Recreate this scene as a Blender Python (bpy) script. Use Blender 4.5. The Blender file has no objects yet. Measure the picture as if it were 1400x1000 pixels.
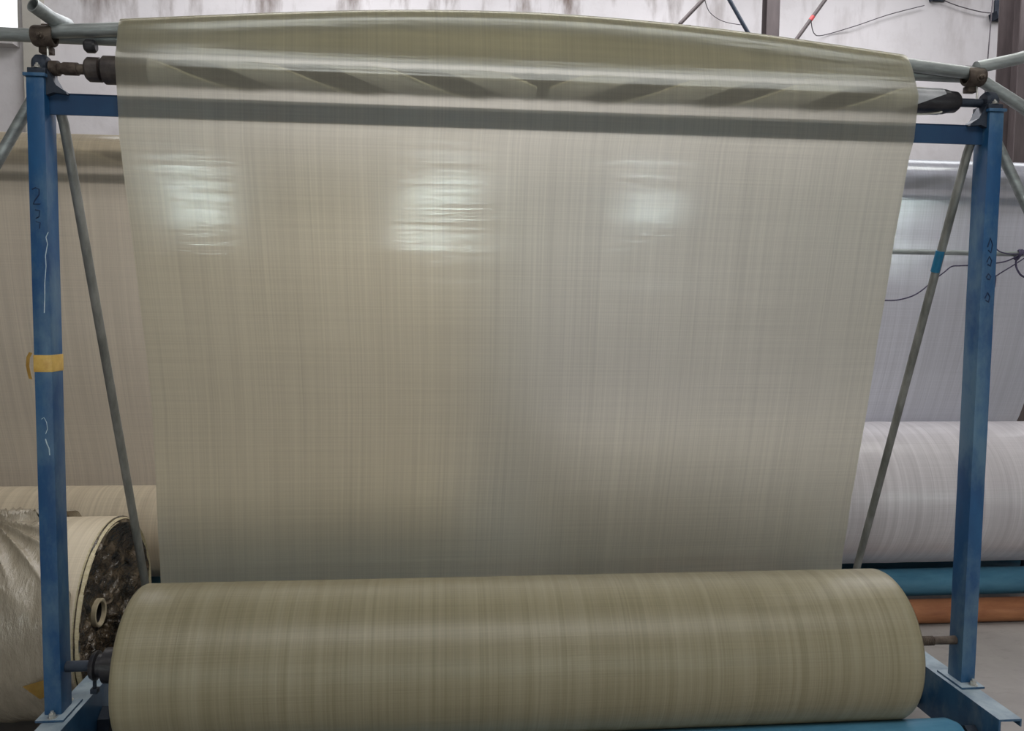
import bpy, bmesh, math, random
from mathutils import Vector, Matrix, noise
random.seed(7)
PI = math.pi
S = bpy.context.scene
C = S.collection

# ------------------------------------------------------------------ camera
cam_d = bpy.data.cameras.new('camera'); cam = bpy.data.objects.new('camera', cam_d); C.objects.link(cam)
cam_d.sensor_width = 36.0; cam_d.lens = 1100/1400*36.0; cam_d.clip_end = 200
yaw, pit, rol = .096, .0682, .011
F = Vector((math.sin(yaw)*math.cos(pit), math.cos(yaw)*math.cos(pit), -math.sin(pit)))
R = Vector((math.cos(yaw), -math.sin(yaw), 0)); U = R.cross(F)
r_ = R*math.cos(rol)+U*math.sin(rol); u_ = -R*math.sin(rol)+U*math.cos(rol)
m = Matrix((r_, u_, -F)).transposed().to_4x4(); m.translation = Vector((-.333, -2.5336, 1.5724))
cam.matrix_world = m
S.camera = cam

# ------------------------------------------------------------------ world, lights, exposure
S.view_settings.view_transform = 'Standard'; S.view_settings.look = 'None'
S.view_settings.gamma = 1; S.view_settings.use_curve_mapping = False
S.view_settings.exposure = 0.0
w = bpy.data.worlds.new('world'); S.world = w; w.use_nodes = True
w.node_tree.nodes['Background'].inputs[0].default_value = (.93, .96, 1, 1)
w.node_tree.nodes['Background'].inputs[1].default_value = 2.5

def area(name, loc, rot, sx, sy, power, col):
    l = bpy.data.lights.new(name, 'AREA'); l.shape = 'RECTANGLE'; l.size = sx; l.size_y = sy
    l.energy = power; l.color = col
    o = bpy.data.objects.new(name, l); C.objects.link(o); o.location = loc; o.rotation_euler = rot
    return o
# added fill lamps under the ceiling, no real roof openings: one strip over the aisle at the back wall, one over the machines, one behind the camera
area('fill_back', (1.4, 3.5, 5.1), (0, 0, 0), 9, 1.2, 270, (.97, .96, 1.0))
area('fill_middle', (1.2, .8, 5.1), (0, 0, 0), 6, .8, 100, (1, .98, .93))
area('fill_front', (0.5, -3.2, 5.1), (0, 0, 0), 6, 1.5, 165, (1, .985, .95))

# ------------------------------------------------------------------ node helpers
def mat(name):
    m = bpy.data.materials.new(name); m.use_nodes = True
    nt = m.node_tree; b = nt.nodes['Principled BSDF']
    return m, nt, b
def N(nt, t, **k):
    n = nt.nodes.new(t)
    for a, v in k.items():
        if a.startswith('i_'):
            n.inputs[a[2:].replace('_', ' ')].default_value = v
        else: setattr(n, a, v)
    return n
def L(nt, a, b): nt.links.new(a, b)
def coords(nt, scale=(1, 1, 1), src='Object', loc=(0, 0, 0)):
    t = N(nt, 'ShaderNodeTexCoord'); mp = N(nt, 'ShaderNodeMapping')
    mp.inputs['Scale'].default_value = scale; mp.inputs['Location'].default_value = loc
    L(nt, t.outputs[src], mp.inputs['Vector']); return mp.outputs['Vector']
def noise_t(nt, vec, scale=5, detail=4, rough=.6):
    n = N(nt, 'ShaderNodeTexNoise'); n.inputs['Scale'].default_value = scale
    n.inputs['Detail'].default_value = detail; n.inputs['Roughness'].default_value = rough
    L(nt, vec, n.inputs['Vector']); return n.outputs['Fac']
def ramp(nt, fac, stops):
    r = N(nt, 'ShaderNodeValToRGB'); e = r.color_ramp.elements
    while len(e) < len(stops): e.new(.5)
    for i, (p, c) in enumerate(stops):
        e[i].position = p; e[i].color = (c[0], c[1], c[2], 1)
    L(nt, fac, r.inputs['Fac']); return r.outputs['Color']
def mixc(nt, fac, a, b, mode='MIX'):
    n = N(nt, 'ShaderNodeMix', data_type='RGBA', blend_type=mode)
    for s, v in ((0, fac), (6, a), (7, b)):
        if isinstance(v, (int, float)): n.inputs[s].default_value = v
        elif isinstance(v, tuple): n.inputs[s].default_value = (*v, 1)
        else: L(nt, v, n.inputs[s])
    return n.outputs[2]
def math_n(nt, op, a, b=None):
    n = N(nt, 'ShaderNodeMath', operation=op)
    for i, v in enumerate((a, b)):
        if v is None: continue
        if isinstance(v, (int, float)): n.inputs[i].default_value = v
        else: L(nt, v, n.inputs[i])
    return n.outputs[0]
def bump(nt, h, strength, dist, target):
    b = N(nt, 'ShaderNodeBump'); b.inputs['Strength'].default_value = strength; b.inputs['Distance'].default_value = dist
    L(nt, h, b.inputs['Height']); L(nt, b.outputs[0], target); return b.outputs[0]
def lin(r, g, b):
    return tuple(((v/255)/12.92 if v/255 <= .04045 else ((v/255+.055)/1.055)**2.4) for v in (r, g, b))

def simple(name, c1, c2, scale=8, rough=.6, metal=0, stretch=(1, 1, 1), bmp=.15, spec=.5, lo=.35, hi=.65):
    m, nt, b = mat(name); v = coords(nt, stretch)
    f = noise_t(nt, v, scale, 6, .65)
    L(nt, ramp(nt, f, [(lo, c1), (hi, c2)]), b.inputs['Base Color'])
    b.inputs['Roughness'].default_value = rough; b.inputs['Metallic'].default_value = metal
    b.inputs['Specular IOR Level'].default_value = spec
    bump(nt, noise_t(nt, v, scale*6, 3), bmp, .004, b.inputs['Normal'])
    return m

def blue_paint(name, c1, c2, worn, worn_amt=.6):
    m, nt, b = mat(name); v = coords(nt, (1, 1, .35))
    f = noise_t(nt, v, 9, 5, .65)
    base = ramp(nt, f, [(.35, c1), (.62, c2)])
    g = noise_t(nt, coords(nt, (1, 1, .5), loc=(3, 1, 2)), 5, 6, .7)
    k = ramp(nt, g, [(worn_amt-.07, (0, 0, 0)), (worn_amt+.1, (.6, .6, .6))])
    L(nt, mixc(nt, k, base, worn), b.inputs['Base Color'])
    b.inputs['Roughness'].default_value = .42
    bump(nt, noise_t(nt, v, 40, 3), .15, .002, b.inputs['Normal'])
    return m

M = {}
M['blue'] = blue_paint('blue_paint', (.006, .050, .145), (.010, .075, .19), (.11, .19, .25), .51)
M['blue_dark'] = blue_paint('blue_beam_paint', (.004, .027, .080), (.008, .043, .108), (.02, .06, .11), .66)
M['rail'] = blue_paint('rail_paint', (.010, .050, .12), (.025, .085, .17), (.16, .20, .22), .56)
nt = M['rail'].node_tree; b = nt.nodes['Principled BSDF']; src = b.inputs['Base Color'].links[0].from_socket
tc = N(nt, 'ShaderNodeTexCoord'); sp = N(nt, 'ShaderNodeSeparateXYZ'); L(nt, tc.outputs['Normal'], sp.inputs[0])
dust = math_n(nt, 'MULTIPLY', math_n(nt, 'GREATER_THAN', sp.outputs[2], .8), ramp(nt, noise_t(nt, coords(nt), 14, 5), [(.3, (.5, .5, .5)), (.6, (1, 1, 1))]))
L(nt, mixc(nt, dust, src, (.30, .37, .42)), b.inputs['Base Color'])   # settled dust and worn paint on upward faces
M['drum'] = simple('drum_paint', (.045, .16, .26), (.075, .22, .33), 6, .45, 0, (1, 4, 4))
M['galv'] = simple('galvanised_steel', (.20, .22, .22), (.36, .39, .39), 14, .45, .55, (.4, 2, 2))
M['galv_dull'] = simple('dull_galvanised_steel', (.12, .125, .115), (.26, .265, .25), 9, .5, .4, (2, 2, .4))
M['black'] = simple('black_rubber', (.010, .010, .013), (.025, .024, .028), 20, .38)
M['iron'] = simple('dark_cast_iron', (.012, .02, .035), (.03, .04, .06), 20, .5, .3)
M['rusty'] = simple('rusty_steel', (.035, .022, .018), (.12, .095, .075), 30, .7, .3)
M['zinc'] = simple('bright_bolt_steel', (.5, .5, .47), (.75, .75, .72), 20, .3, .8)
M['taupe'] = simple('brown_wrapped_rubber', (.018, .012, .012), (.085, .07, .062), 16, .5, 0, (1, 1, 1))
M['strip'] = simple('helical_rubber_strip', (.30, .31, .33), (.44, .45, .47), 10, .28, .1)
M['bead'] = simple('strip_edge', (.6, .58, .5), (.75, .73, .65), 10, .5)
M['tape'] = simple('yellow_tape', (.45, .27, .05), (.62, .42, .12), 22, .35)
M['teal_tape'] = simple('teal_tape', (.0, .10, .20), (.01, .15, .28), 22, .4)
M['red_tape'] = simple('red_tape', (.4, .03, .04), (.5, .06, .06), 20, .5)
M['card'] = simple('brown_cardboard', (.22, .15, .09), (.33, .24, .15), 20, .8)
M['core_light'] = simple('pale_cardboard', (.42, .36, .25), (.52, .45, .33), 20, .8)
M['orange'] = simple('rust_orange_paint', (.24, .085, .035), (.42, .18, .08), 5, .5, 0, (.6, 3, 3))
M['column'] = simple('brown_steel_column', (.045, .035, .035), (.10, .08, .08), 4, .6, 0, (2, 2, .3))
M['cable'] = simple('dark_cable', (.04, .035, .04), (.07, .06, .07), 20, .7)
M['rope'] = simple('purple_rope', (.03, .025, .06), (.07, .06, .11), 60, .9)
M['scratch'] = simple('white_scratch', (.35, .45, .5), (.6, .68, .7), 60, .7)
M['marker'] = simple('dark_marker_ink', (.008, .02, .06), (.012, .03, .08), 60, .7)
M['cream'] = simple('cream_plaster', (.42, .40, .35), (.50, .48, .43), 3, .85)

# wall
def wall_material(name, tint, rust=True):
    m, nt, b = mat(name)
    big = noise_t(nt, coords(nt, (1, 1, 1)), .55, 5, .55)
    col = ramp(nt, big, [(.35, tuple(t*.80 for t in tint)), (.65, tint)])
    blotch = noise_t(nt, coords(nt, (1, 1, 1), loc=(4, 0, 1)), 3.5, 6, .7)
    col = mixc(nt, ramp(nt, blotch, [(.52, (0, 0, 0)), (.75, (.35, .35, .35))]), col, (.34, .31, .30))
    if rust:
        st = noise_t(nt, coords(nt, (1.5, 1, .35), loc=(1.3, 0, 0)), 2.2, 7, .62)
        sep = N(nt, 'ShaderNodeSeparateXYZ'); L(nt, coords(nt), sep.inputs[0])
        hz = N(nt, 'ShaderNodeMapRange'); hz.inputs[1].default_value = 3.7; hz.inputs[2].default_value = 4.5
        L(nt, sep.outputs[2], hz.inputs[0])
        hx = N(nt, 'ShaderNodeMapRange'); hx.inputs[1].default_value = 2.6; hx.inputs[2].default_value = 1.2
        hx.inputs[3].default_value = .35; hx.inputs[4].default_value = 1
        L(nt, sep.outputs[0], hx.inputs[0])
        k = math_n(nt, 'MULTIPLY', math_n(nt, 'MULTIPLY', ramp(nt, st, [(.50, (0, 0, 0)), (.64, (1, 1, 1))]), hz.outputs[0]), hx.outputs[0])
        col = mixc(nt, k, col, (.10, .065, .045))
    L(nt, col, b.inputs['Base Color']); b.inputs['Roughness'].default_value = .9
    bump(nt, noise_t(nt, coords(nt), 14, 5), .25, .01, b.inputs['Normal'])
    return m
M['wall'] = wall_material('stained_plaster', (.66, .64, .645))
M['wall_plain'] = wall_material('plain_plaster', (.5, .48, .47), False)
# floor
m_, nt, b = mat('concrete_floor')
n1 = noise_t(nt, coords(nt), 1.3, 7, .65); n2 = noise_t(nt, coords(nt, (1, 2.5, 1)), 9, 5, .7)
c = ramp(nt, n1, [(.3, (.23, .215, .21)), (.7, (.36, .34, .33))])
c = mixc(nt, ramp(nt, n2, [(.55, (0, 0, 0)), (.8, (.5, .5, .5))]), c, (.12, .11, .10))
L(nt, c, b.inputs['Base Color']); b.inputs['Roughness'].default_value = .75
bump(nt, n2, .2, .004, b.inputs['Normal']); M['floor'] = m_

def emit(name, col, s):
    m, nt, b = mat(name); b.inputs['Base Color'].default_value = (.8, .8, .8, 1)
    b.inputs['Emission Color'].default_value = (*col, 1); b.inputs['Emission Strength'].default_value = s
    b.inputs['Roughness'].default_value = .2
    return m
M['daylight_pane'] = emit('sunlit_window_pane', (.86, .98, .97), 105)
M['daylight_back'] = emit('bright_window_pane', (.95, .98, 1), 1.6)

# woven fabric: u across the cloth (metres), v along it (metres)
def weave(nt, dirt=1.0):
    uv = N(nt, 'ShaderNodeUVMap'); 
    def st(su, sv, off=0):
        mp = N(nt, 'ShaderNodeMapping'); mp.inputs['Scale'].default_value = (su, sv, 1); mp.inputs['Location'].default_value = (off, off, 0)
        L(nt, uv.outputs[0], mp.inputs['Vector']); return mp.outputs[0]
    warp_f = noise_t(nt, st(170, 1.2), 1, 2, .5)       # fine warp threads
    warp_m = noise_t(nt, st(38, .5, 5), 1, 3, .7)       # bands of threads
    warp_b = noise_t(nt, st(5, .15, 9), 1, 2, .5)
    weft_f = noise_t(nt, st(2.0, 190, 3), 1, 2, .5)
    weft_m = noise_t(nt, st(1.1, 30, 7), 1, 3, .6)
    return warp_f, warp_m, warp_b, weft_f, weft_m, st

def pattern(nt, w, amp=1.0):
    """value around 1 that follows the threads"""
    wf, wm, wb, ff, fm, st = w
    def c(x, a): return math_n(nt, 'MULTIPLY', math_n(nt, 'SUBTRACT', x, .5), a*amp)
    s = math_n(nt, 'ADD', c(wf, .36), c(wm, .26)); s = math_n(nt, 'ADD', s, c(wb, .12))
    s = math_n(nt, 'ADD', s, c(ff, .26)); s = math_n(nt, 'ADD', s, c(fm, .05))
    # a few single pale threads
    line = ramp(nt, noise_t(nt, st(90, .05, 31), 1, 0, .5), [(.80, (0, 0, 0)), (.88, (1, 1, 1))])
    s = math_n(nt, 'ADD', s, math_n(nt, 'MULTIPLY', line, .14*amp))
    return math_n(nt, 'ADD', s, 1.0)

def fabric_solid(name, col, col2, rough=.38, spec=.45):
    m, nt, b = mat(name); w = weave(nt); p = pattern(nt, w)
    base = ramp(nt, w[1], [(.35, col), (.65, col2)])
    hsv = N(nt, 'ShaderNodeHueSaturation'); L(nt, base, hsv.inputs['Color']); L(nt, p, hsv.inputs['Value'])
    L(nt, hsv.outputs[0], b.inputs['Base Color'])
    b.inputs['Roughness'].default_value = rough; b.inputs['Specular IOR Level'].default_value = spec
    h = math_n(nt, 'ADD', w[0], w[3])
    bump(nt, math_n(nt, 'ADD', h, math_n(nt, 'MULTIPLY', w[1], 2.0)), .35, .0012, b.inputs['Normal'])
    return m

def fabric_sheer(name, col, tint, dens=.36, gloss=.07, ior=1.24):
    """thin open weave: partly scatters, partly lets blurred light through"""
    m, nt, b = mat(name); nt.nodes.remove(b); w = weave(nt); p = pattern(nt, w, 1.0)
    out = nt.nodes['Material Output']
    base = ramp(nt, w[1], [(.35, tuple(c*.95 for c in col)), (.65, col)])
    hsv = N(nt, 'ShaderNodeHueSaturation'); L(nt, base, hsv.inputs['Color']); L(nt, p, hsv.inputs['Value'])
    dif = N(nt, 'ShaderNodeBsdfDiffuse'); L(nt, hsv.outputs[0], dif.inputs['Color'])
    trl = N(nt, 'ShaderNodeBsdfTranslucent'); L(nt, hsv.outputs[0], trl.inputs['Color'])
    ms = N(nt, 'ShaderNodeMixShader', i_Fac=.4); L(nt, dif.outputs[0], ms.inputs[1]); L(nt, trl.outputs[0], ms.inputs[2])
    rf = N(nt, 'ShaderNodeBsdfRefraction'); rf.inputs['IOR'].default_value = ior; rf.inputs['Roughness'].default_value = .78
    tp = N(nt, 'ShaderNodeHueSaturation'); tp.inputs['Color'].default_value = (*tint, 1)
    pv = math_n(nt, 'ADD', math_n(nt, 'MULTIPLY', math_n(nt, 'SUBTRACT', p, 1.0), .7), 1.0)
    L(nt, pv, tp.inputs['Value']); L(nt, tp.outputs[0], rf.inputs['Color'])
    lw = N(nt, 'ShaderNodeLayerWeight'); lw.inputs['Blend'].default_value = .5
    # the weave closes up when looked along: thickness over cosine
    fz = math_n(nt, 'POWER', lw.outputs['Facing'], 3.0)
    fac = math_n(nt, 'SUBTRACT', 1-dens, math_n(nt, 'MULTIPLY', fz, 1-dens))
    mx = N(nt, 'ShaderNodeMixShader'); L(nt, fac, mx.inputs[0]); L(nt, ms.outputs[0], mx.inputs[1]); L(nt, rf.outputs[0], mx.inputs[2])
    gl = N(nt, 'ShaderNodeBsdfAnisotropic'); gl.inputs['Roughness'].default_value = .16
    gl.inputs['Color'].default_value = (.9, .95, .95, 1)
    mg = N(nt, 'ShaderNodeMixShader', i_Fac=gloss); L(nt, mx.outputs[0], mg.inputs[1]); L(nt, gl.outputs[0], mg.inputs[2])
    # horizontal ripples of the weft and a little vertical grain
    rip = noise_t(nt, w[5](1.4, 46, 13), 1, 3, .6)
    h = math_n(nt, 'ADD', math_n(nt, 'MULTIPLY', rip, 2.6), math_n(nt, 'ADD', math_n(nt, 'MULTIPLY', w[3], .45), math_n(nt, 'MULTIPLY', w[0], .2)))
    bp = N(nt, 'ShaderNodeBump'); bp.inputs['Strength'].default_value = .5; bp.inputs['Distance'].default_value = .0006
    L(nt, h, bp.inputs['Height']); L(nt, bp.outputs[0], gl.inputs['Normal'])
    L(nt, mg.outputs[0], out.inputs['Surface'])
    return m
M['sheet'] = fabric_sheer('sheer_olive_fabric', (.47, .445, .355), (.98, .96, .84), .42, .045)
M['sheet_beige'] = fabric_sheer('sheer_beige_fabric', (.52, .46, .36), (.92, .86, .72), .55, .05)
M['sheet_lilac'] = fabric_sheer('sheer_lilac_fabric', (.50, .51, .56), (.90, .91, .97), .55, .09)
M['roll'] = fabric_solid('olive_roll_fabric', (.215, .19, .118), (.255, .23, .155))
M['roll_beige'] = fabric_solid('beige_roll_fabric', (.50, .43, .33), (.56, .49, .38), .5)
M['roll_lilac'] = fabric_solid('lilac_roll_fabric', (.50, .475, .50), (.57, .545, .57), .30, .8)
M['edge'] = simple('roll_edge_layers', (.38, .33, .20), (.55, .49, .34), 3, .6, 0, (1, 40, 40))
# film
m_, nt, b = mat('cloudy_film_wrap')
n = noise_t(nt, coords(nt, (1, .35, .35)), 9, 6, .7)
L(nt, ramp(nt, n, [(.3, (.23, .195, .14)), (.7, (.36, .32, .25))]), b.inputs['Base Color'])
b.inputs['Roughness'].default_value = .22; b.inputs['Specular IOR Level'].default_value = 1.0
bump(nt, noise_t(nt, coords(nt, (2.2, .8, .8)), 30, 4, .65), .8, .008, b.inputs['Normal']); M['film'] = m_
m_, nt, b = mat('crumpled_brown_film')
n = noise_t(nt, coords(nt), 12, 6, .75)
L(nt, ramp(nt, n, [(.40, (.010, .007, .005)), (.66, (.15, .11, .07))]), b.inputs['Base Color'])
b.inputs['Roughness'].default_value = .18; b.inputs['Specular IOR Level'].default_value = .9
bump(nt, noise_t(nt, coords(nt, loc=(2, 1, 0)), 16, 4, .6), 1, .03, b.inputs['Normal']); M['crumple'] = m_

# ------------------------------------------------------------------ object helpers
def emp(name, loc=(0, 0, 0), label=None, cat=None, group=None):
    o = bpy.data.objects.new(name, None); C.objects.link(o); o.location = loc
    o.empty_display_size = .1
    return tag(o, label, cat, group)
def tag(o, label=None, cat=None, group=None, kind=None):
    if label: o['label'] = label
    if cat: o['category'] = cat
    if group: o['group'] = group
    if kind: o['kind'] = kind
    return o
def obj(name, bm, material, parent=None, smooth=True, angle=35, label=None):
    bmesh.ops.recalc_face_normals(bm, faces=bm.faces)
    return obj_raw(name, bm, material, parent, smooth, angle, label)
def obj_raw(name, bm, material, parent=None, smooth=True, angle=35, label=None):
    me = bpy.data.meshes.new(name); bm.to_mesh(me); bm.free()
    me.materials.append(M[material] if isinstance(material, str) else material)
    if smooth:
        for p in me.polygons: p.use_smooth = True
        me.set_sharp_from_angle(angle=math.radians(angle))
    o = bpy.data.objects.new(name, me); C.objects.link(o)
    if parent:
        o.parent = parent
    if label: o['label'] = label
    return o
def box(bm, a, b_, bev=0):
    """axis aligned box from corner a to corner b"""
    r = bmesh.ops.create_cube(bm, size=1); vs = r['verts']
    for v in vs:
        v.co = Vector([(a[i]+b_[i])/2 + v.co[i]*(b_[i]-a[i]) for i in range(3)])
    if bev:
        es = list({e for v in vs for e in v.link_edges})
        bmesh.ops.bevel(bm, geom=es, offset=bev, segments=2, affect='EDGES', profile=.6)
    return vs
def tube(bm, pts, rad, n=16, cap=True, hollow=0):
    """tube through points; rad is a number or one per point; hollow = wall thickness of open ends"""
    pts = [Vector(p) for p in pts]
    rs = rad if isinstance(rad, (list, tuple)) else [rad]*len(pts)
    t0 = (pts[1]-pts[0]).normalized()
    ref = Vector((0, 0, 1)) if abs(t0.z) < .9 else Vector((0, 1, 0))
    rings = []
    nrm = (ref - t0*ref.dot(t0)).normalized()
    for i, p in enumerate(pts):
        if i == 0: t = t0
        elif i == len(pts)-1: t = (pts[-1]-pts[-2]).normalized()
        else: t = ((pts[i+1]-p).normalized()+(p-pts[i-1]).normalized()).normalized()
        nrm = (nrm - t*nrm.dot(t)).normalized(); bi = t.cross(nrm)
        rings.append([bm.verts.new(p+(nrm*math.cos(2*PI*k/n)+bi*math.sin(2*PI*k/n))*rs[i]) for k in range(n)])
    for a, b_ in zip(rings, rings[1:]):
        for k in range(n): bm.faces.new((a[k], a[(k+1) % n], b_[(k+1) % n], b_[k]))
    if hollow:
        for ring, p, q in ((rings[0], pts[0], pts[1]), (rings[-1], pts[-1], pts[-2])):
            d = (q-p).normalized()
            inn = [bm.verts.new(p+(v.co-p)*(1-hollow/rs[0])) for v in ring]
            dee = [bm.verts.new(v.co+d*.08) for v in inn]
            for k in range(n):
                bm.faces.new((ring[k], ring[(k+1) % n], inn[(k+1) % n], inn[k]))
                bm.faces.new((inn[k], inn[(k+1) % n], dee[(k+1) % n], dee[k]))
            bm.faces.new(dee)
    elif cap:
        bm.faces.new(rings[0]); bm.faces.new(rings[-1])
def lathe_x(bm, prof, cy, cz, n=64, close=False):
    """profile [(x, r)] turned about the X axis line (cy, cz)"""
    rings = []
    for x, r in prof:
        if r < 1e-6: rings.append([bm.verts.new((x, cy, cz))])
        else: rings.append([bm.verts.new((x, cy+r*math.cos(2*PI*k/n), cz+r*math.sin(2*PI*k/n))) for k in range(n)])
    for a, b_ in zip(rings, rings[1:]):
        for k in range(n):
            if len(a) == 1 and len(b_) == 1: continue
            if len(a) == 1: bm.faces.new((a[0], b_[k], b_[(k+1) % n]))
            elif len(b_) == 1: bm.faces.new((a[k], a[(k+1) % n], b_[0]))
            else: bm.faces.new((a[k], a[(k+1) % n], b_[(k+1) % n], b_[k]))
def hexbolt(bm, p, r, h, axis='Z'):
    bmv = len(bm.verts)
    def ring(rr, z, n=6): return [bm.verts.new((rr*math.cos(2*PI*k/n), rr*math.sin(2*PI*k/n), z)) for k in range(n)]
    a = ring(r*1.5, 0, 12); b_ = ring(r*1.5, h*.2, 12)
    for k in range(12): bm.faces.new((a[k], a[(k+1) % 12], b_[(k+1) % 12], b_[k]))
    bm.faces.new(b_); bm.faces.new(a)
    c = ring(r, h*.2); d = ring(r, h*.85); e = ring(r*.8, h)
    for k in range(6):
        bm.faces.new((c[k], c[(k+1) % 6], d[(k+1) % 6], d[k])); bm.faces.new((d[k], d[(k+1) % 6], e[(k+1) % 6], e[k]))
    bm.faces.new(e)
    f = ring(r*.5, h, 10); g = ring(r*.5, h*1.5, 10)
    for k in range(10): bm.faces.new((f[k], f[(k+1) % 10], g[(k+1) % 10], g[k]))
    bm.faces.new(g)
    bm.verts.ensure_lookup_table()
    for v in list(bm.verts)[bmv:]:
        x, y, z = v.co
        if axis == 'X': v.co = Vector((z, x, y))
        elif axis == '-Y': v.co = Vector((x, -z, y))
        v.co += Vector(p)

# ------------------------------------------------------------------ room
def struct(name, a, b_, m):
    bm = bmesh.new(); box(bm, a, b_); o = obj(name, bm, m, smooth=False); o['kind'] = 'structure'; return o
XL, XR, YB, YF, H = -7, 9, 5.0, -6.0, 5.2
struct('floor', (XL-.2, YF-.2, -.1), (XR+.2, YB+.2, 0), 'floor')
struct('ceiling', (XL-.2, YF-.2, H), (XR+.2, YB+.2, H+.1), 'wall_plain')
struct('wall_left', (XL-.2, YF, 0), (XL, YB, H), 'wall_plain')
struct('wall_right', (XR, YF, 0), (XR+.2, YB, H), 'wall_plain')
def wall_with_holes(name, y0, y1, x0, x1, z0, z1, holes, m):
    xs = sorted({x0, x1, *[h[0] for h in holes], *[h[1] for h in holes]})
    bm = bmesh.new()
    for a, b_ in zip(xs, xs[1:]):
        hs = [h for h in holes if h[0] <= a and h[1] >= b_]
        if not hs: box(bm, (a, y0, z0), (b_, y1, z1))
        else:
            h = hs[0]
            if h[2] > z0: box(bm, (a, y0, z0), (b_, y1, h[2]))
            if h[3] < z1: box(bm, (a, y0, h[3]), (b_, y1, z1))
    bmesh.ops.remove_doubles(bm, verts=bm.verts, dist=1e-5)
    o = obj_raw(name, bm, m, smooth=False); o['kind'] = 'structure'; return o
wins = [(-3.22, -2.60), (-.54, .10), (1.70, 2.26), (6.1, 6.9)]
wz0, wz1 = .98, 1.18
wall_with_holes('wall_front', YF-.2, YF, XL, XR, 0, H, [(a, b_, wz0, wz1) for a, b_ in wins], 'wall_plain')
BW = (-6.2, -3.93, 3.9, 4.95)
wall_with_holes('wall_back', YB, YB+.2, XL, XR, 0, H, [BW], 'wall')
def window(name, x0, x1, z0, z1, y, pane_mat, mull=1, ydir=1):
    bm = bmesh.new(); t = .045
    box(bm, (x0, y-.03, z0), (x0+t, y+.03, z1)); box(bm, (x1-t, y-.03, z0), (x1, y+.03, z1))
    box(bm, (x0+t, y-.03, z0), (x1-t, y+.03, z0+t)); box(bm, (x0+t, y-.03, z1-t), (x1-t, y+.03, z1))
    for k in range(1, mull+1):
        x = x0+(x1-x0)*k/(mull+1); box(bm, (x-.015, y-.02, z0+t), (x+.015, y+.02, z1-t))
    f = obj(name, bm, 'cream', smooth=False); f['kind'] = 'structure'
    for k in range(mull+1):
        a = x0+t+(x1-x0-2*t)*k/(mull+1); b_ = x0+t+(x1-x0-2*t)*(k+1)/(mull+1)
        bm = bmesh.new(); box(bm, (a, y-.005, z0+t), (b_, y+.005, z1-t)); obj('pane', bm, pane_mat, f, smooth=False)
window('window_1', *BW, YB+.1, 'daylight_back', 2)
for i, (a, b_) in enumerate(wins): window('window_%d' % (i+2), a, b_, wz0, wz1, YF-.1, 'daylight_pane', 1)
struct('trim_1', (-3.87, YB-.07, 0), (-3.72, YB, H), 'cream')
# sloping concrete sill under the far window
bm = bmesh.new()
vs = [bm.verts.new(p) for p in ((-6.2, YB-.12, 4.28), (-3.93, YB-.12, 3.9), (-3.93, YB-.12, 3.8), (-6.2, YB-.12, 3.8))]
f = bm.faces.new(vs); e = bmesh.ops.extrude_face_region(bm, geom=[f])
bmesh.ops.translate(bm, vec=(0, .12, 0), verts=[v for v in e['geom'] if isinstance(v, bmesh.types.BMVert)])
o = obj('trim_2', bm, 'wall_plain', smooth=False); o['kind'] = 'structure'

# columns
def column(name, x, y, wd, dp, label):
    root = emp(name, (x, y, 0), label, 'column')
    bm = bmesh.new(); t = .012                       # H section
    box(bm, (-wd/2, -dp/2, .02), (wd/2, -dp/2+t, H-.02)); box(bm, (-wd/2, dp/2-t, .02), (wd/2, dp/2, H-.02)); box(bm, (-t/2, -dp/2+t, .02), (t/2, dp/2-t, H-.02))
    obj('shaft', bm, 'column', root, smooth=False)
    for z in (0, H-.02):
        bm = bmesh.new(); box(bm, (-wd*.8, -dp*.8, z), (wd*.8, dp*.8, z+.02), .003); obj('end_plate', bm, 'column', root, smooth=False)
column('steel_column', 4.76, 4.2, .28, .28, 'thick dark brown steel column at the right edge behind the pipes')
column('steel_column', 2.475, 4.2, .11, .11, 'slim dark steel column rising behind the top of the fabric')
# truss struts
tr = emp('roof_truss', (2, 4.1, 3.88), 'dark steel lattice struts hanging in front of the stained wall', 'truss')
def bar(name, p, q, r, m, parent, n=12):
    o0 = Vector(parent.location) if parent else Vector()
    bm = bmesh.new(); tube(bm, [Vector(p)-o0, Vector(q)-o0], r, n); return obj(name, bm, m, parent)
Yt = 4.1
bar('strut', (1.66, Yt, 3.94), (2.0, Yt, 4.30), .016, 'column', tr)
bar('strut', (1.98, Yt, 4.30), (2.31, Yt, 3.79), .016, 'iron', tr)
bar('strut', (2.59, Yt, 3.76), (3.02, Yt, 4.36), .016, 'column', tr)
bar('band', (2.775, Yt, 4.018), (2.80, Yt, 4.052), .0175, 'red_tape', tr)
bm = bmesh.new(); box(bm, (1.55-2, -.02, .04), (1.75-2, .02, .05)); obj('gusset_plate', bm, 'column', tr, smooth=False)
bar('chord', (1.56, Yt, 3.885), (2.74, Yt, 3.74), .016, 'column', tr)
for x, z in ((2.0, 4.30), (3.02, 4.36)): bar('hanger', (x, Yt, z), (x, Yt, H), .014, 'column', tr)
bar('top_chord', (1.9, Yt, 4.33), (3.12, Yt, 4.40), .014, 'column', tr)

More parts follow.
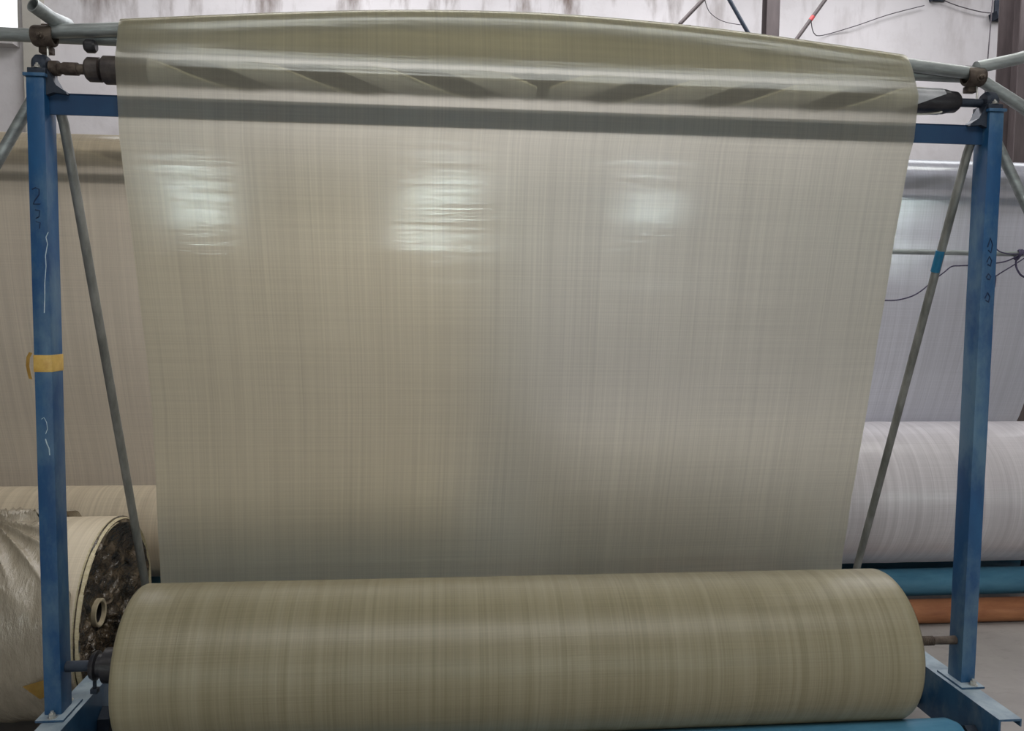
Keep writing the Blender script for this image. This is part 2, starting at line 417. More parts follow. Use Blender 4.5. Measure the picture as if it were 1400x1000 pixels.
def wire(name, pts, r, m, label, cat='cable'):
    # smooth through the points
    P = [Vector(p) for p in pts]; out = []
    for i in range(len(P)-1):
        p0 = P[max(i-1, 0)]; p1 = P[i]; p2 = P[i+1]; p3 = P[min(i+2, len(P)-1)]
        for k in range(6):
            t = k/6; out.append(.5*((2*p1)+(-p0+p2)*t+(2*p0-5*p1+4*p2-p3)*t*t+(-p0+3*p1-3*p2+p3)*t**3))
    out.append(P[-1]); bm = bmesh.new(); tube(bm, out, r, 6); o = obj(name, bm, m)
    if label: tag(o, label, cat)
    return o
Yc = 4.95
wire('hanging_cable', [(2.79, 4.12, 4.035), (3.0, 4.5, 4.06), (3.30, Yc, 4.20), (3.62, Yc, 4.30), (3.95, Yc, 4.42), (4.3, Yc, 4.52)], .004, 'cable', 'thin dark cable sagging from the red-banded strut across the wall')
wire('hanging_cable', [(1.87, 4.12, 4.16), (1.98, 4.3, 4.12), (2.1, 4.3, 4.05), (2.22, 4.12, 3.96)], .003, 'cable', 'short thin cable slung between the two left struts')
wire('hanging_cable', [(4.40, 4.1, 4.9), (4.39, 4.1, 4.4), (4.36, 4.1, 3.5), (4.35, 4.1, 2.9)], .005, 'cable', 'vertical dark cable hanging beside the thick brown column')
wire('hanging_cable', [(4.48, Yc, 4.58), (4.65, Yc, 4.53), (4.86, Yc, 4.49), (4.98, Yc, 4.48)], .005, 'cable', 'dark cable strung between the two wall brackets')
for x, z, lb in ((4.44, 4.66, 'dark steel bracket on the wall at the top edge'), (5.07, 4.50, 'dark angled bracket beside the thick brown column')):
    rt = emp('wall_bracket', (x, 5, z), lb, 'bracket')
    bm = bmesh.new()
    vs = [bm.verts.new(p) for p in ((-.08, 0, -.02), (.10, 0, .08), (.10, 0, .01), (-.06, 0, -.09))]
    f = bm.faces.new(vs); e = bmesh.ops.extrude_face_region(bm, geom=[f])
    bmesh.ops.translate(bm, vec=(0, -.12, 0), verts=[v for v in e['geom'] if isinstance(v, bmesh.types.BMVert)])
    obj('arm', bm, 'iron', rt, smooth=False)
    bm = bmesh.new(); box(bm, (-.03, -.02, -.08), (.09, -.001, .12), .003); obj('wall_plate', bm, 'iron', rt, smooth=False)

# ------------------------------------------------------------------ winding machine
def spiral(bm, x0, x1, sign, phase, width, R0, th, cy, cz, pitch=.70):
    n = int(abs(x1-x0)/.012); rows = []
    for i in range(n+1):
        x = x0+(x1-x0)*i/n
        a0 = phase + sign*2*PI*(x)/pitch
        row = []
        for k in range(7):
            a = a0+width*k/6
            row.append((x, a))
        rows.append(row)
    def P(x, a, r): return bm.verts.new((x, cy+r*math.cos(a), cz+r*math.sin(a)))
    vs = [[P(x, a, R0+th) for x, a in row] for row in rows]
    lo = [[P(row[0][0], row[0][1], R0-.001), P(row[-1][0], row[-1][1], R0-.001)] for row in rows]
    for i in range(n):
        for k in range(6): bm.faces.new((vs[i][k], vs[i][k+1], vs[i+1][k+1], vs[i+1][k]))
        bm.faces.new((lo[i][0], vs[i][0], vs[i+1][0], lo[i+1][0])); bm.faces.new((vs[i][6], lo[i][1], lo[i+1][1], vs[i+1][6]))
    for i in (0, n): bm.faces.new([lo[i][0]]+vs[i]+[lo[i][1]])

def machine(name, ox, oy, label, front, inner=0, beam_h=.062):
    """frame of one winding machine; local X -1.53..1.53, front face of the posts at local Y 0"""
    rt = emp(name, (ox, oy, 0), label, 'machine')
    W, D = .0513, .074
    zt = 2.243
    for s in (-1, 1):
        xo, xi = s*1.53, s*(1.53-W)
        a, b_ = min(xo, xi), max(xo, xi)
        bm = bmesh.new(); box(bm, (a, 0, .306), (b_, D, zt), .004)
        post = obj('post', bm, 'blue' if front else 'galv', rt)
        if front and s == -1:
            bm = bmesh.new()                       # yellow tape wound round the post
            z0, z1 = 1.372, 1.424
            box(bm, (a-.0015, -.0015, z0), (b_+.0015, D+.0015, z1), .003)
            obj('tape_band', bm, 'tape', post)
            bm = bmesh.new()
            pp = [(-1.532, -.002, 1.43), (-1.538, -.006, 1.415), (-1.541, -.004, 1.39), (-1.537, -.003, 1.362), (-1.534, -.002, 1.35)]
            va = [bm.verts.new(p) for p in pp]; vb = [bm.verts.new((p[0]-.012, p[1]+.004, p[2]+.002)) for p in pp]
            for k in range(4): bm.faces.new((va[k], va[k+1], vb[k+1], vb[k]))
            bmesh.ops.solidify(bm, geom=bm.faces[:], thickness=.001)
            obj('loose_tape_end', bm, 'tape', post)
            def scr(nm, pts, r, m_):
                bm = bmesh.new(); tube(bm, pts, r, 5); return obj(nm, bm, m_, post)
            y = -.0005
            scr('chalk_mark', [(-1.478, y, 1.79), (-1.485, y, 1.775), (-1.481, y, 1.755), (-1.488, y, 1.72), (-1.487, y, 1.69), (-1.492, y, 1.64), (-1.493, y, 1.60), (-1.496, y, 1.55)], .0012, 'scratch')
            scr('chalk_mark', [(-1.513, y, 1.23), (-1.505, y, 1.235), (-1.498, y, 1.22), (-1.496, y, 1.20), (-1.502, y, 1.185)], .0009, 'scratch')
            scr('chalk_mark', [(-1.503, y, 1.17), (-1.499, y, 1.155), (-1.493, y, 1.14), (-1.492, y, 1.12)], .0016, 'scratch')
            # dark hand-painted figure
            scr('painted_mark', [(-1.520, y, 1.915), (-1.510, y, 1.92), (-1.500, y, 1.915), (-1.501, y, 1.90), (-1.512, y, 1.885), (-1.518, y, 1.872), (-1.498, y, 1.872)], .0018, 'marker')
            scr('painted_mark', [(-1.513, y, 1.855), (-1.500, y, 1.853), (-1.503, y, 1.835), (-1.512, y, 1.83)], .0016, 'marker')
            scr('painted_mark', [(-1.512, y, 1.82), (-1.500, y, 1.817), (-1.503, y, 1.80)], .0014, 'marker')
        if front and s == 1:
            y = -.0005
            for z, h in ((1.80, .03), (1.75, .02), (1.70, .012), (1.63, .02)):
                bm = bmesh.new(); tube(bm, [(1.495, y, z), (1.503, y, z+h), (1.512, y, z+h*.3), (1.508, y, z-h*.6), (1.498, y, z-h*.3)], .0022, 5)
                obj('painted_mark', bm, 'marker', post)
        # top and foot plates
        bm = bmesh.new(); box(bm, (a-.006, -.006, zt), (b_+.006, D+.006, zt+.010), .002); obj('top_plate', bm, 'blue', rt)
        bm = bmesh.new(); box(bm, (min(xi, s*1.50)-.02, -.035, .300), (max(xo, 0 if s < 0 else xo)+.012, D+.03, .308), .002) if s > 0 else box(bm, (xo-.012, -.035, .300), (xi+.02, D+.03, .308), .002)
        obj('foot_plate', bm, 'rail', rt)
        for (x, yy) in (((a+b_)/2+.006, -.018), ((a+b_)/2+.006, D+.018)):
            bm = bmesh.new(); hexbolt(bm, (x, yy, .308), .010, .014); obj('bolt', bm, 'zinc', rt)
        # pillow block bearing on the top plate: foot, dome, set bolt
        bx = s*1.500; zb = zt+.010
        bm = bmesh.new(); box(bm, (bx-.026, .0, zb), (bx+.026, .08, zb+.016), .003)
        tube(bm, [(bx-.020, .04, zb+.03), (bx-.012, .04, zb+.03), (bx+.012, .04, zb+.03), (bx+.020, .04, zb+.03)], [.026, .033, .033, .026], 24)
        bearing = obj('bearing_block', bm, 'iron', rt)
        bm = bmesh.new(); hexbolt(bm, (bx, .008, zb+.016), .008, .010); obj('bolt', bm, 'zinc', bearing)
        # tapered tension arm / gusset between bearing and beam
        bm = bmesh.new(); xe = s*1.478
        q = [(xe, zb+.02), (xe-s*.028, zb-.03), (xe-s*.055, zb-.048), (xe-s*.058, zb-.056), (xe-s*.02, zb-.052), (xe, zb-.06)]
        f = bm.faces.new([bm.verts.new((x, .010, z)) for x, z in q]); e = bmesh.ops.extrude_face_region(bm, geom=[f])
        bmesh.ops.translate(bm, vec=(0, .05, 0), verts=[v for v in e['geom'] if isinstance(v, bmesh.types.BMVert)])
        obj('gusset', bm, 'iron', rt, smooth=False)
        # rail: C channel running front to back
        xa = s*1.445; xb = s*1.522; y0, y1 = -.235, 1.02
        t = .007; z0 = .13
        bm = bmesh.new()
        A = [(xa, .30), (xb, .30), (xb, .275), (xb-s*t*.6, .275), (xb-s*t*.6, .30-t), (xa+s*t, .30-t), (xa+s*t, z0+t), (xb, z0+t), (xb, z0), (xa, z0)]
        f = bm.faces.new([bm.verts.new((x, y0, z)) for x, z in A]); e = bmesh.ops.extrude_face_region(bm, geom=[f])
        bmesh.ops.translate(bm, vec=(0, y1-y0, 0), verts=[v for v in e['geom'] if isinstance(v, bmesh.types.BMVert)])
        obj('rail', bm, 'rail', rt, smooth=False)
        for yy in (-.12, .90):
            bm = bmesh.new(); box(bm, (min(xa, xb), yy-.035, 0), (max(xa, xb), yy+.035, z0), .003); obj('foot', bm, 'blue_dark', rt)
        # sloping brace behind the post down to the rail
        bm = bmesh.new(); tube(bm, [(s*1.462, D-.028, 2.185), (s*1.455, D-.005, 2.12), (s*1.452, .73, .297)], .0145, 16)
        br = obj('brace', bm, 'galv_dull', rt)
        if front and s == 1:
            d = Vector((0, .73-D+.005, .297-2.12)); p = Vector((1.452, D-.005, 2.12))
            bm = bmesh.new(); tube(bm, [p+d*.175, p+d*.215], .0158, 16); obj('tape_band', bm, 'teal_tape', br)
        # outward stay
        if s == inner: continue
        bm = bmesh.new(); tube(bm, [(s*1.54, .085, 2.215), (s*2.80, .085, .012)], .017, 16); obj('stay', bm, 'galv', rt)
    # cross beam: angle section
    bm = bmesh.new(); zb0, zb1 = 2.2031-beam_h, 2.2031; x0 = 1.53-W
    A = [(.030, zb0), (.030, zb1-.004), (.026, zb1), (.072, zb1), (.072, zb1-.006), (.036, zb1-.006), (.036, zb0)]
    f = bm.faces.new([bm.verts.new((-x0, y, z)) for y, z in A]); e = bmesh.ops.extrude_face_region(bm, geom=[f])
    bmesh.ops.translate(bm, vec=(2*x0, 0, 0), verts=[v for v in e['geom'] if isinstance(v, bmesh.types.BMVert)])
    obj('cross_beam', bm, 'blue_dark', rt, smooth=False)
    # spreader roller
    ry, rz, rr = .045, 2.280, .040
    bm = bmesh.new()
    lathe_x(bm, [(-1.33, 0), (-1.33, .030), (-1.322, .034), (-1.30, .0365), (-1.295, rr), (1.345, rr), (1.36, rr*.9), (1.385, .034), (1.395, .026), (1.395, 0)], ry, rz, 40)
    rol_ = obj('spreader_roller', bm, 'black', rt)
    if front: rol_['label'] = 'black rubber spreader roller with helical strips'
    bm = bmesh.new(); lathe_x(bm, [(-1.375, 0), (-1.375, .030), (-1.368, .036), (-1.335, .036), (-1.331, .030), (-1.331, 0)], ry, rz, 32)
    obj('end_collar', bm, 'taupe', rol_)
    bm = bmesh.new(); lathe_x(bm, [(-1.325, .0385), (-1.322, .0415), (-1.20, .0420), (-1.197, .039)], ry, rz, 32)
    obj('rubber_sleeve', bm, 'taupe', rol_)
    bm = bmesh.new(); lathe_x(bm, [(-1.478, 0), (-1.478, .022), (-1.455, .022), (-1.455, .0165), (-1.44, .0165), (-1.44, .019), (-1.40, .019), (-1.40, .015), (-1.37, .015), (-1.37, 0)], ry, rz, 20)
    obj('shaft', bm, 'rusty', rol_)
    bm = bmesh.new(); lathe_x(bm, [(1.39, 0), (1.39, .014), (1.478, .014), (1.478, 0)], ry, rz, 20); obj('shaft', bm, 'iron', rol_)
    for ph in (0, PI):
        for (xa, xb, sg, p0) in ((-1.19, -.02, 1, .5), (.02, 1.33, -1, .5)):
            bm = bmesh.new(); spiral(bm, xa, xb, sg, ph+p0, PI*.52, rr, .0022, ry, rz); obj('spiral_strip', bm, 'strip', rol_)
            bm = bmesh.new(); spiral(bm, xa, xb, sg, ph+p0-.06, .13, rr, .0040, ry, rz); obj('strip_edge', bm, 'bead', rol_)
    # two driven drums
    for yy, lb in ((-.13, None), (.21, None)):
        bm = bmesh.new(); lathe_x(bm, [(-1.43, 0), (-1.43, .02), (-1.385, .02), (-1.385, .058), (-1.37, .070), (1.355, .070), (1.385, .058), (1.385, .02), (1.44, .02), (1.44, 0)], yy, .1775, 48)
        obj('drum', bm, 'drum', rt)
        for s in (-1, 1):
            bm = bmesh.new(); tube(bm, [(s*1.405, yy, .1775), (s*1.442, yy, .1775)], [.05, .05], 6); obj('drum_bearing', bm, 'iron', rt)
    return rt

m1 = machine('winding_machine', 0, 0, 'blue painted steel winding machine frame with black spreader roller, nearest the camera', True)
# mandrel that holds the front roll
mz, my = .443, .04
bm = bmesh.new(); lathe_x(bm, [(-1.478, 0), (-1.478, .017), (-1.375, .017), (-1.375, 0)], my, mz, 20); obj('mandrel_shaft', bm, 'iron', m1)
bm = bmesh.new(); lathe_x(bm, [(-1.40, 0), (-1.40, .040), (-1.39, .046), (-1.385, .046), (-1.38, .036), (-1.365, .036), (-1.36, .054), (-1.312, .054), (-1.308, .046), (-1.308, 0)], my, mz, 32)
ch = obj('mandrel_chuck', bm, 'black', m1)
bm = bmesh.new(); tube(bm, [(-1.395, my, mz-.03), (-1.395, my, mz-.072)], .006, 8); box(bm, (-1.406, my-.01, mz-.088), (-1.384, my+.01, mz-.072), .002); obj('set_screw', bm, 'iron', ch)
bm = bmesh.new()
prof = [(1.16, 0)]
x = 1.20
prof.append((1.16, .015))
while x < 1.40:
    prof += [(x, .0165), (x+.003, .0135)]; x += .0065
prof += [(1.478, .015), (1.478, 0)]
lathe_x(bm, prof, my, mz, 16); obj('threaded_rod', bm, 'rusty', m1)

mb = machine('winding_machine', -1.50, 1.5, 'far winding machine frame on the left holding the beige fabric', False, 1, beam_h=.045)
mc = machine('winding_machine', 1.60, 1.5, 'far winding machine frame on the right holding the pale lilac fabric', False, -1, beam_h=.045)

def bar_rise(x):
    return .090*max(0, math.sin(PI*max(0, min(1, (x+1.475)/2.93))))**1.15 - .008*max(0, x)
# ------------------------------------------------------------------ galvanised pipes over the front machine
pf = emp('pipe_frame', (0, .05, 2.37), 'grey galvanised pipes clamped across the top of the front machine, carrying the fabric', 'pipe frame')
O = Vector((0, .05, 2.37))
def pipe(name, pts, r=.020, hollow=0, m='galv', n=20):
    bm = bmesh.new(); tube(bm, [Vector(p)-O for p in pts], r, n, True, hollow); return obj(name, bm, m, pf)
pipe('cross_pipe', [(-3.2, .098, 2.404), (-1.5, .098, 2.389), (1.46, .098, 2.381), (1.485, .098, 2.379)])
ptsB = [(-1.475+2.93*i/24, .050, 2.389+bar_rise(-1.475+2.93*i/24)) for i in range(25)]
pipe('bowed_pipe', ptsB)
pipe('pipe_stub', [(-1.490, -.03, 2.436), (-1.465, .03, 2.420), (-1.45, .10, 2.425)], .0205, .004)
pipe('rising_pipe', [(1.46, .052, 2.398), (1.60, .06, 2.432), (3.1, .06, 2.88)])
pipe('falling_pipe', [(1.478, .098, 2.378), (1.505, .094, 2.372), (1.66, .08, 2.280), (2.9, .05, 1.52)])
def clamp(x, z, m_):
    bm = bmesh.new()
    lathe_x(bm, [(x-.030, .021), (x-.030, .028), (x-.024, .031), (x+.024, .031), (x+.030, .028), (x+.030, .021)], 0, z-O.z, 20)
    box(bm, (x-.018, .0, z-O.z-.048), (x+.018, .03, z-O.z-.026), .004)
    box(bm, (x-.020, .02, z-O.z+.0), (x+.022, .06, z-O.z+.045), .006)
    c = obj('pipe_clamp', bm, m_, pf)
    bm = bmesh.new(); hexbolt(bm, (x+.004, -.028, z-O.z-.008), .009, .014, '-Y'); obj('bolt', bm, m_, c)
clamp(-1.497, 2.374, 'rusty'); clamp(1.452, 2.366, 'rusty')
for x, z in ((-1.488, 2.335), (1.462, 2.33)):
    bm = bmesh.new(); tube(bm, [(x, 0, z-O.z+.01), (x+.002, -.004, z-O.z-.02), (x-.001, -.006, z-O.z-.055)], .0032, 8); obj('tie_wire', bm, 'zinc', pf)
bm = bmesh.new(); lathe_x(bm, [(-1.382, 0), (-1.382, .014), (-1.375, .020), (-1.355, .020), (-1.348, .014), (-1.348, 0)], .0, 2.350-O.z, 20)
bm.verts.ensure_lookup_table()
obj('rubber_stop', bm, 'black', pf)

# ------------------------------------------------------------------ woven sheets
def path_smooth(P, step=.012):
    P = [Vector((0, *p)) for p in P]; out = []
    for i in range(len(P)-1):
        p0 = P[max(i-1, 0)]; p1 = P[i]; p2 = P[i+1]; p3 = P[min(i+2, len(P)-1)]
        n = max(2, int((p2-p1).length/step))
        for k in range(n):
            t = k/n; out.append(.5*((2*p1)+(-p0+p2)*t+(2*p0-5*p1+4*p2-p3)*t*t+(-p0+3*p1-3*p2+p3)*t**3))
    out.append(P[-1]); return out
def bar_rise(x):
    return .090*max(0, math.sin(PI*max(0, min(1, (x+1.475)/2.93))))**1.15 - .008*max(0, x)
def sheet(name, m_, x0, x1, P, bow=.0, rip=.0, label='', ox=0, oy=0, nx=150, seed=0, edge=None, step=.012):
    pts = path_smooth(P, step); bm = bmesh.new(); uv = bm.loops.layers.uv.new('UVMap')
    rows = []; L_ = 0; ls = []
    for i, p in enumerate(pts):
        if i: L_ += (p-pts[i-1]).length
        ls.append(L_); row = []
        for k in range(nx+1):
            s = k/nx; x = x0+(x1-x0)*s
            if edge: 
                a, b_ = edge(p.z, i/len(pts)); x = a+(b_-a)*s
            arch = math.sin(PI*s)**.8 if 0 < s < 1 else 0
            hz = max(0, min(1, (p.z-2.335)/.05)); z = p.z+(bar_rise(x) if bow else 0)*hz*hz*(3-2*hz)
            y = p.y
            if p.z < 2.2:
                f_ = min(1, (2.2-p.z)/.4)*min(1, max(0, (p.z-.5)/.3))
                y += rip*f_*(noise.noise((x*.9+seed, p.z*1.4, 1.3))*1.6+noise.noise((x*2.3, p.z*5+seed, 4))*.35+noise.noise((x*1.1, p.z*13+seed, 9))*.10)
            row.append(bm.verts.new((x+ox, y+oy, z)))
        rows.append(row)
    for i in range(len(rows)-1):
        for k in range(nx):
            f = bm.faces.new((rows[i][k], rows[i][k+1], rows[i+1][k+1], rows[i+1][k]))
            for lp, (a, b_) in zip(f.loops, ((k, i), (k+1, i), (k+1, i+1), (k, i+1))):
                lp[uv].uv = (x0+(x1-x0)*a/nx+ox*1.7, ls[b_])
    o = obj_raw(name, bm, m_, angle=80)
    return tag(o, label, 'fabric')
def edges(z, t):
    def ip(T):
        for (z0, x0), (z1, x1) in zip(T, T[1:]):
            if z <= z0 and z >= z1: return x0+(x1-x0)*(z0-z)/(z0-z1)
        return T[0][1] if z > T[0][0] else T[-1][1]
    return (ip([(2.421, -1.272), (2.316, -1.278), (2.261, -1.276), (2.199, -1.276), (2.084, -1.278), (1.957, -1.272), (1.784, -1.262), (1.616, -1.255), (1.432, -1.247), (1.241, -1.245), (1.015, -1.254), (0.633, -1.277)]),
            ip([(2.425, 1.194), (2.361, 1.218), (2.287, 1.229), (2.149, 1.23), (2.091, 1.22), (1.819, 1.2), (1.473, 1.189), (1.131, 1.187), (0.907, 1.185), (0.621, 1.198)]))
# the sheet is wound once round both pipes, then hangs over the spreader roller and bellies down to the roll
front_path = [(.112, 2.401), (.090, 2.409), (.060, 2.4125), (.040, 2.408), (.0285, 2.392), (.024, 2.368), (.021, 2.345), (.030, 2.336), (.060, 2.350), (.105, 2.360), (.1235, 2.385), (.112, 2.406), (.085, 2.413), (.058, 2.4160), (.036, 2.410), (.0255, 2.392), (.021, 2.368), (.017, 2.341), (.022, 2.331), (.050, 2.338), (.105, 2.354), (.1275, 2.385), (.114, 2.411), (.085, 2.417), (.056, 2.4195), (.033, 2.412), (.0225, 2.392), (.0165, 2.365), (.0095, 2.335), (.0035, 2.310)]
front_path += [(.045+.0465*math.cos(math.radians(a)), 2.280+.0465*math.sin(math.radians(a))) for a in (167, 173, 180, 187)]
front_path += [(-.0012+.123*(2.274-z)+.105*((2.274-z)/1.62)**3, z) for z in (2.22, 2.15, 2.05, 1.9, 1.75, 1.6, 1.4, 1.2, 1.0, .8, .65)]
front_path += [(.310, .50), (.312, .36), (.300, .22), (.26, .125), (.21, .100)]
sheet('woven_fabric_sheet', 'sheet', -1.272, 1.205, front_path, bow=.052, rip=.007, edge=edges,
      label='sheer olive-grey woven fabric sheet stretched down the front machine onto the roll')
back_path = [(.150, 2.345), (.123, 2.385), (.099, 2.40), (.072, 2.39), (.030, 2.36), (.0, 2.31), (-.006, 2.27), (-.006, 2.2), (.02, 2.0), (.10, 1.5), (.24, 1.0), (.34, .72), (.36, .5), (.33, .3), (.29, .2)]
sheet('woven_fabric_sheet', 'sheet_beige', -1.42, 1.40, back_path, bow=0, rip=.008, ox=-1.50, oy=1.5, nx=60, step=.04,
      label='pale beige woven fabric sheet hanging on the far left machine')
sheet('woven_fabric_sheet', 'sheet_lilac', -1.40, 1.42, back_path[:9]+[(.10, 1.5), (.245, 1.06), (.36, .85), (.43, .70), (.436, .5), (.40, .3), (.34, .2)], bow=0, rip=.010, ox=1.60, oy=1.5, nx=60, step=.04, seed=5,
      label='pale lilac-white woven fabric sheet hanging on the far right machine')

# ------------------------------------------------------------------ fabric rolls
def fabric_roll(x0, x1, cy, cz, r, m_, label, core_out=(.01, .0), nx=100, n=128):
    rt = emp('fabric_roll', ((x0+x1)/2, cy, cz-r), label, 'fabric roll')
    o0 = Vector(rt.location)
    bm = bmesh.new(); uv = bm.loops.layers.uv.new('UVMap'); rows = []
    xs = [x0, x0+.004, x0+.012]+[x0+.012+(x1-x0-.024)*i/nx for i in range(1, nx)]+[x1-.012, x1-.004, x1]
    for x in xs:
        d = min(x-x0, x1-x); rr = r-.008*max(0, 1-d/.012)**2
        rr += .0012*noise.noise((x*9, 1, 0))
        rows.append([bm.verts.new((x-o0.x, rr*math.cos(2*PI*k/n), cz-o0.z+rr*math.sin(2*PI*k/n))) for k in range(n)])
    for i in range(len(rows)-1):
        for k in range(n):
            f = bm.faces.new((rows[i][k], rows[i][(k+1) % n], rows[i+1][(k+1) % n], rows[i+1][k]))
            for lp, (a, b_) in zip(f.loops, ((i, k), (i, k+1), (i+1, k+1), (i+1, k))):
                lp[uv].uv = (xs[a], 2*PI*r*b_/n)
    obj('wound_fabric', bm, m_, rt)
    for s, xx in ((-1, x0), (1, x1)):
        bm = bmesh.new(); prof = []
        q = r-.008; k = 0
        while q > .06:
            prof.append((xx-o0.x+s*(.0015*(k % 2)+.003*noise.noise((q*20, s, 3))), q)); q -= .006; k += 1
        prof.append((xx-o0.x, .05))
        lathe_x(bm, prof, 0, cz-o0.z, 96); obj('roll_end', bm, 'edge', rt)
        e = core_out[0 if s < 0 else 1]
        bm = bmesh.new(); xc = xx-o0.x
        lathe_x(bm, [(xc-s*.05, .049), (xc+s*e, .049), (xc+s*e, .041), (xc-s*.05, .041)], 0, cz-o0.z, 40); obj('paper_core', bm, 'card', rt)
    return rt
fabric_roll(-1.260, 1.215, .04, .443, .247, 'roll', 'large olive-brown roll of woven fabric lying across the front machine', (.045, .0))
fabric_roll(-1.50-1.34, -1.50+1.33, 1.54, .4655, .222, 'roll_beige', 'slim pale beige fabric roll on the far left machine', nx=60, n=96)
fabric_roll(1.60-1.33, 1.60+1.34, 1.54, .247+.375, .375, 'roll_lilac', 'thick pale lilac-white fabric roll on the far right machine', nx=60, n=128)

# orange steel tube lying on the floor in front of the far right machine
rt = emp('steel_tube', (2.3, 1.08, 0), 'rust-orange painted steel tube lying on the floor before the far right machine', 'tube')
bm = bmesh.new(); lathe_x(bm, [(-1.55, 0), (-1.55, .045), (-1.54, .060), (1.38, .060), (1.39, .045), (1.39, 0)], 0, .060, 32); obj('tube_body', bm, 'orange', rt)
for s in (-1.57, 1.39):
    bm = bmesh.new(); lathe_x(bm, [(s, 0), (s, .02), (s+.03, .02), (s+.03, 0)], 0, .060, 16); obj('journal', bm, 'iron', rt)
rt.location.y = 1.27

# ------------------------------------------------------------------ horizontal pipe and rope on the far right machine
bm = bmesh.new(); tube(bm, [(.05, 1.47, 1.90), (3.20, 1.47, 1.90)], .0135, 16)
tag(obj('rail_pipe', bm, 'galv'), 'thin horizontal grey pipe tied across the far right machine', 'pipe')
Yr = 1.40
def cord(pts, label, r=.0035):
    wire('rope', [(x, Yr+.01*math.sin(i*1.7)+.03, z) for i, (x, z) in enumerate(pts)], r, 'rope', label, 'rope')
def up(pts, k=1.0): return pts
cord([(1.90, 1.63), (1.965, 1.645), (2.04, 1.648), (2.115, 1.668), (2.18, 1.70), (2.24, 1.75), (2.29, 1.795), (2.33, 1.825), (2.39, 1.831), (2.47, 1.835), (2.56, 1.845), (2.64, 1.86), (2.72, 1.895)], 'long dark cord drooping from the knot behind the right post')
cord([(2.55, 1.94), (2.578, 1.925), (2.60, 1.905), (2.65, 1.895), (2.72, 1.897)], 'short dark cord end sticking up left of the rope knot')
cord([(2.562, 1.845), (2.575, 1.80), (2.577, 1.77), (2.568, 1.72)], 'short dark cord dangling with a frayed tip beside the right post', .005)
cord([(2.575, 1.775), (2.62, 1.80), (2.67, 1.835), (2.72, 1.87), (2.76, 1.89)], 'dark cord slanting from the dangling end up to the knot')
cord([(2.72, 1.895), (2.70, 1.87), (2.69, 1.83), (2.71, 1.79), (2.75, 1.775)], 'loop of dark cord hanging below the knot at the right edge', .005)
bm = bmesh.new()
tt = [(2.725+.016*math.cos(a*.9)*(1 if a % 2 else .6), Yr+.06+.03*math.cos(a), 1.895+.024*math.sin(a*1.0)) for a in [i*.45 for i in range(36)]]
tube(bm, tt, .006, 6); tag(obj('rope_knot', bm, 'rope'), 'dark rope knot wound round the thin horizontal pipe', 'rope')

# ------------------------------------------------------------------ film wrapped roll on the floor at the left
xe, wy, wr = -1.575, .68, .375
rt = emp('wrapped_roll', (xe-1.1, wy, 0), 'large film-wrapped fabric roll standing on the floor behind the left post', 'fabric roll')
ox = xe-1.1
bm = bmesh.new(); uv = bm.loops.layers.uv.new('UVMap'); n = 120; rows = []
xs = [-2.2+.05*i for i in range(0, 63)]; xs = [x for x in xs if x < 1.085]+[1.085, 1.094, 1.10]
for x in xs:
    rr = wr-.004 - (.010 if x >= 1.10 else .004 if x > 1.09 else 0)
    rows.append([bm.verts.new((x, (rr+.002*noise.noise((x*3, k*.05, 0)))*math.cos(2*PI*k/n), wr+rr*math.sin(2*PI*k/n))) for k in range(n)])
for i in range(len(rows)-1):
    for k in range(n):
        f = bm.faces.new((rows[i][k], rows[i][(k+1) % n], rows[i+1][(k+1) % n], rows[i+1][k]))
        for lp, (a, b_) in zip(f.loops, ((i, k), (i, k+1), (i+1, k+1), (i+1, k))): lp[uv].uv = (xs[a], 2*PI*wr*b_/n)
obj('wound_fabric', bm, 'roll_beige', rt)
# film skin with folds; its edge runs slantwise round the roll
bm = bmesh.new(); nt_, nx_ = 360, 220; rows = []
def edge_x(a):                                    # a: angle, PI = towards the camera, PI/2 = top
    t = (a-PI/2)/(PI)                             # 0 top .. .5 front .. 1 bottom
    e = .80+.62*min(1, max(0, t))**.75
    return min(1.085, e+.045*noise.noise((a*3.1, 2, 1))+.02*noise.noise((a*9, 5, 1)))
for j in range(nt_+1):
    a = 2*PI*j/nt_; row = []
    ex = edge_x(a) if a < 1.6*PI else 1.0
    if a < PI/2: ex = .80+.15*(PI/2-a)
    if a >= 1.6*PI: ex = 1.0-(a-1.6*PI)/(.4*PI)*(1.0-.80-.15*PI/2)
    for i in range(nx_+1):
        s = i/nx_; x = -2.2+(ex+2.2)*(1-(1-s)**1.6)
        d = 0
        # folds fanning out from a gathered point near the top
        gx, ga = .66, 1.72
        dx, da = x-gx, (a-ga)*wr
        rad = math.hypot(dx, da); th = math.atan2(dx, da)
        fan = max(0, 1-rad/.60)
        ridge = (1-abs(noise.noise((th*3.4, rad*1.1, 7)))*2.6)
        d += .034*max(0, ridge)**2.5*fan**.7*min(1, rad/.04)
        d += .005*noise.noise((x*14, a*2.2, 3))+.0035*noise.noise((x*38, a*6, 8))
        dxx = (noise.noise((x*3, a*3, 2))+1)*.004
        lift = .010*max(0, 1-(ex-x)/.03)*(.6+noise.noise((a*6, 0, 4)))
        d = max(.0, d+.004+dxx+lift)
        if a > 1.38*PI and a < 1.62*PI: d = 0
        row.append(bm.verts.new((x, (wr+d)*math.cos(a), wr+(wr-.003 if False else wr+d-0)*math.sin(a) if math.sin(a) > -.9 else wr+wr*math.sin(a))))
    rows.append(row)
for j in range(nt_):
    for i in range(nx_): bm.faces.new((rows[j][i], rows[j][i+1], rows[j+1][i+1], rows[j+1][i]))
obj_raw('film_wrap', bm, 'film', rt, angle=75)
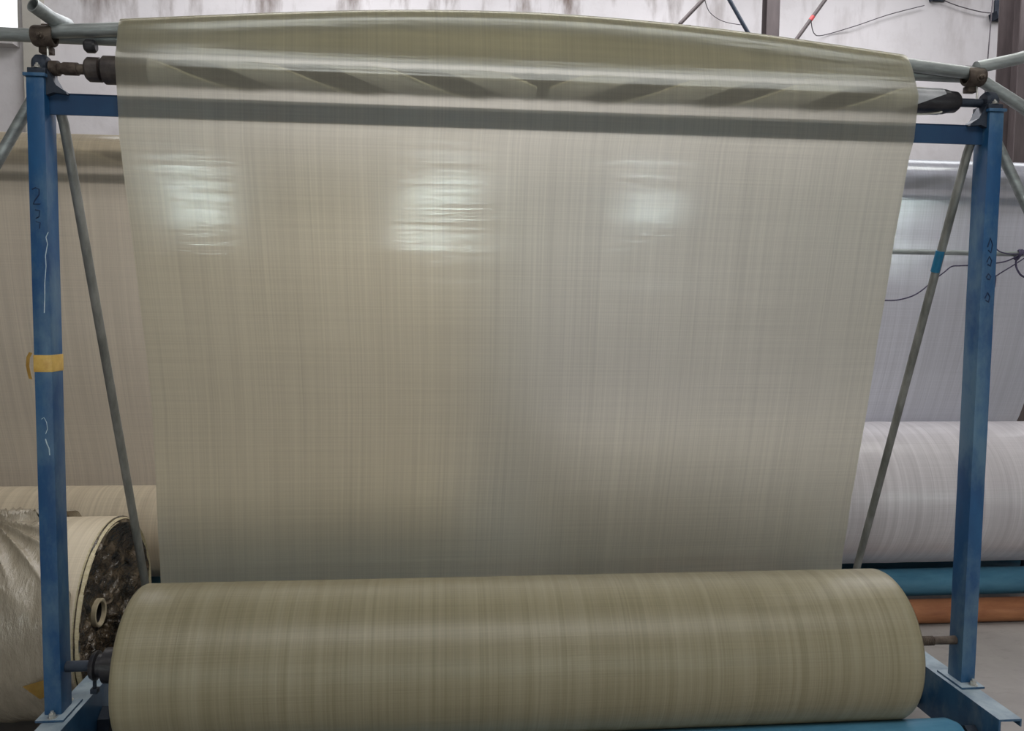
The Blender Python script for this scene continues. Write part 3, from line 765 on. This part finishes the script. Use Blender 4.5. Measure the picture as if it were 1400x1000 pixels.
# end: rim of tucked film, crumpled dark film drawn in to the core
bm = bmesh.new(); prof_n = 26; rings = []; n = 140
for i in range(prof_n+1):
    t = i/prof_n; rr = (wr-.002)*(1-t)+.052*t
    ring = []
    for k in range(n):
        a = 2*PI*k/n
        amp = .030*math.sin(PI*t)**.7
        px = 1.10+.012*math.sin(min(1, t*6)*PI)*(t < .17) - .075*max(0, t-.08)**.6
        px += amp*(noise.noise((math.cos(a)*3.5+t, math.sin(a)*3.5, t*5))+.7*noise.noise((a*5 if False else math.cos(a)*8, math.sin(a)*8, t*9)))
        if t == 1: px = 1.03
        ring.append(bm.verts.new((px, rr*math.cos(a), wr+rr*math.sin(a))))
    rings.append(ring)
for a, b_ in zip(rings, rings[1:]):
    for k in range(n): bm.faces.new((a[k], a[(k+1) % n], b_[(k+1) % n], b_[k]))
obj('crumpled_end_film', bm, 'crumple', rt, angle=70, label='dark crumpled film tucked into the roll end')
bm = bmesh.new()
lathe_x(bm, [(1.088, wr-.006), (1.108, wr-.008), (1.114, wr-.013), (1.106, wr-.019), (1.112, wr-.024), (1.104, wr-.030), (1.08, wr-.032)], 0, wr, 120)
obj('rolled_edge', bm, 'edge', rt)
bm = bmesh.new(); lathe_x(bm, [(.9, .055), (1.046, .055), (1.048, .050), (1.046, .043), (1.03, .0428)], 0, wr, 40); obj('paper_core', bm, 'core_light', rt)
bm = bmesh.new(); lathe_x(bm, [(1.032, .0425), (.80, .0425), (.80, 0)], 0, wr, 32); obj('core_shade', bm, 'black', rt)  # black liner stands in for the shade inside the core
# yellow tape tag on the film
bm = bmesh.new()
q = [(-1.745, .262), (-1.67, .285), (-1.665, .225), (-1.70, .205)]
def onroll(x, z, d=.012):
    s = (z-wr)/wr; return (x-ox, -(wr+d)*math.sqrt(max(0, 1-s*s)), wr+(wr+d)*s)
v1 = [bm.verts.new(onroll(x, z, .014)) for x, z in q]; bm.faces.new(v1); bmesh.ops.solidify(bm, geom=bm.faces[:], thickness=.002)
obj('tape_tab', bm, 'tape', rt)
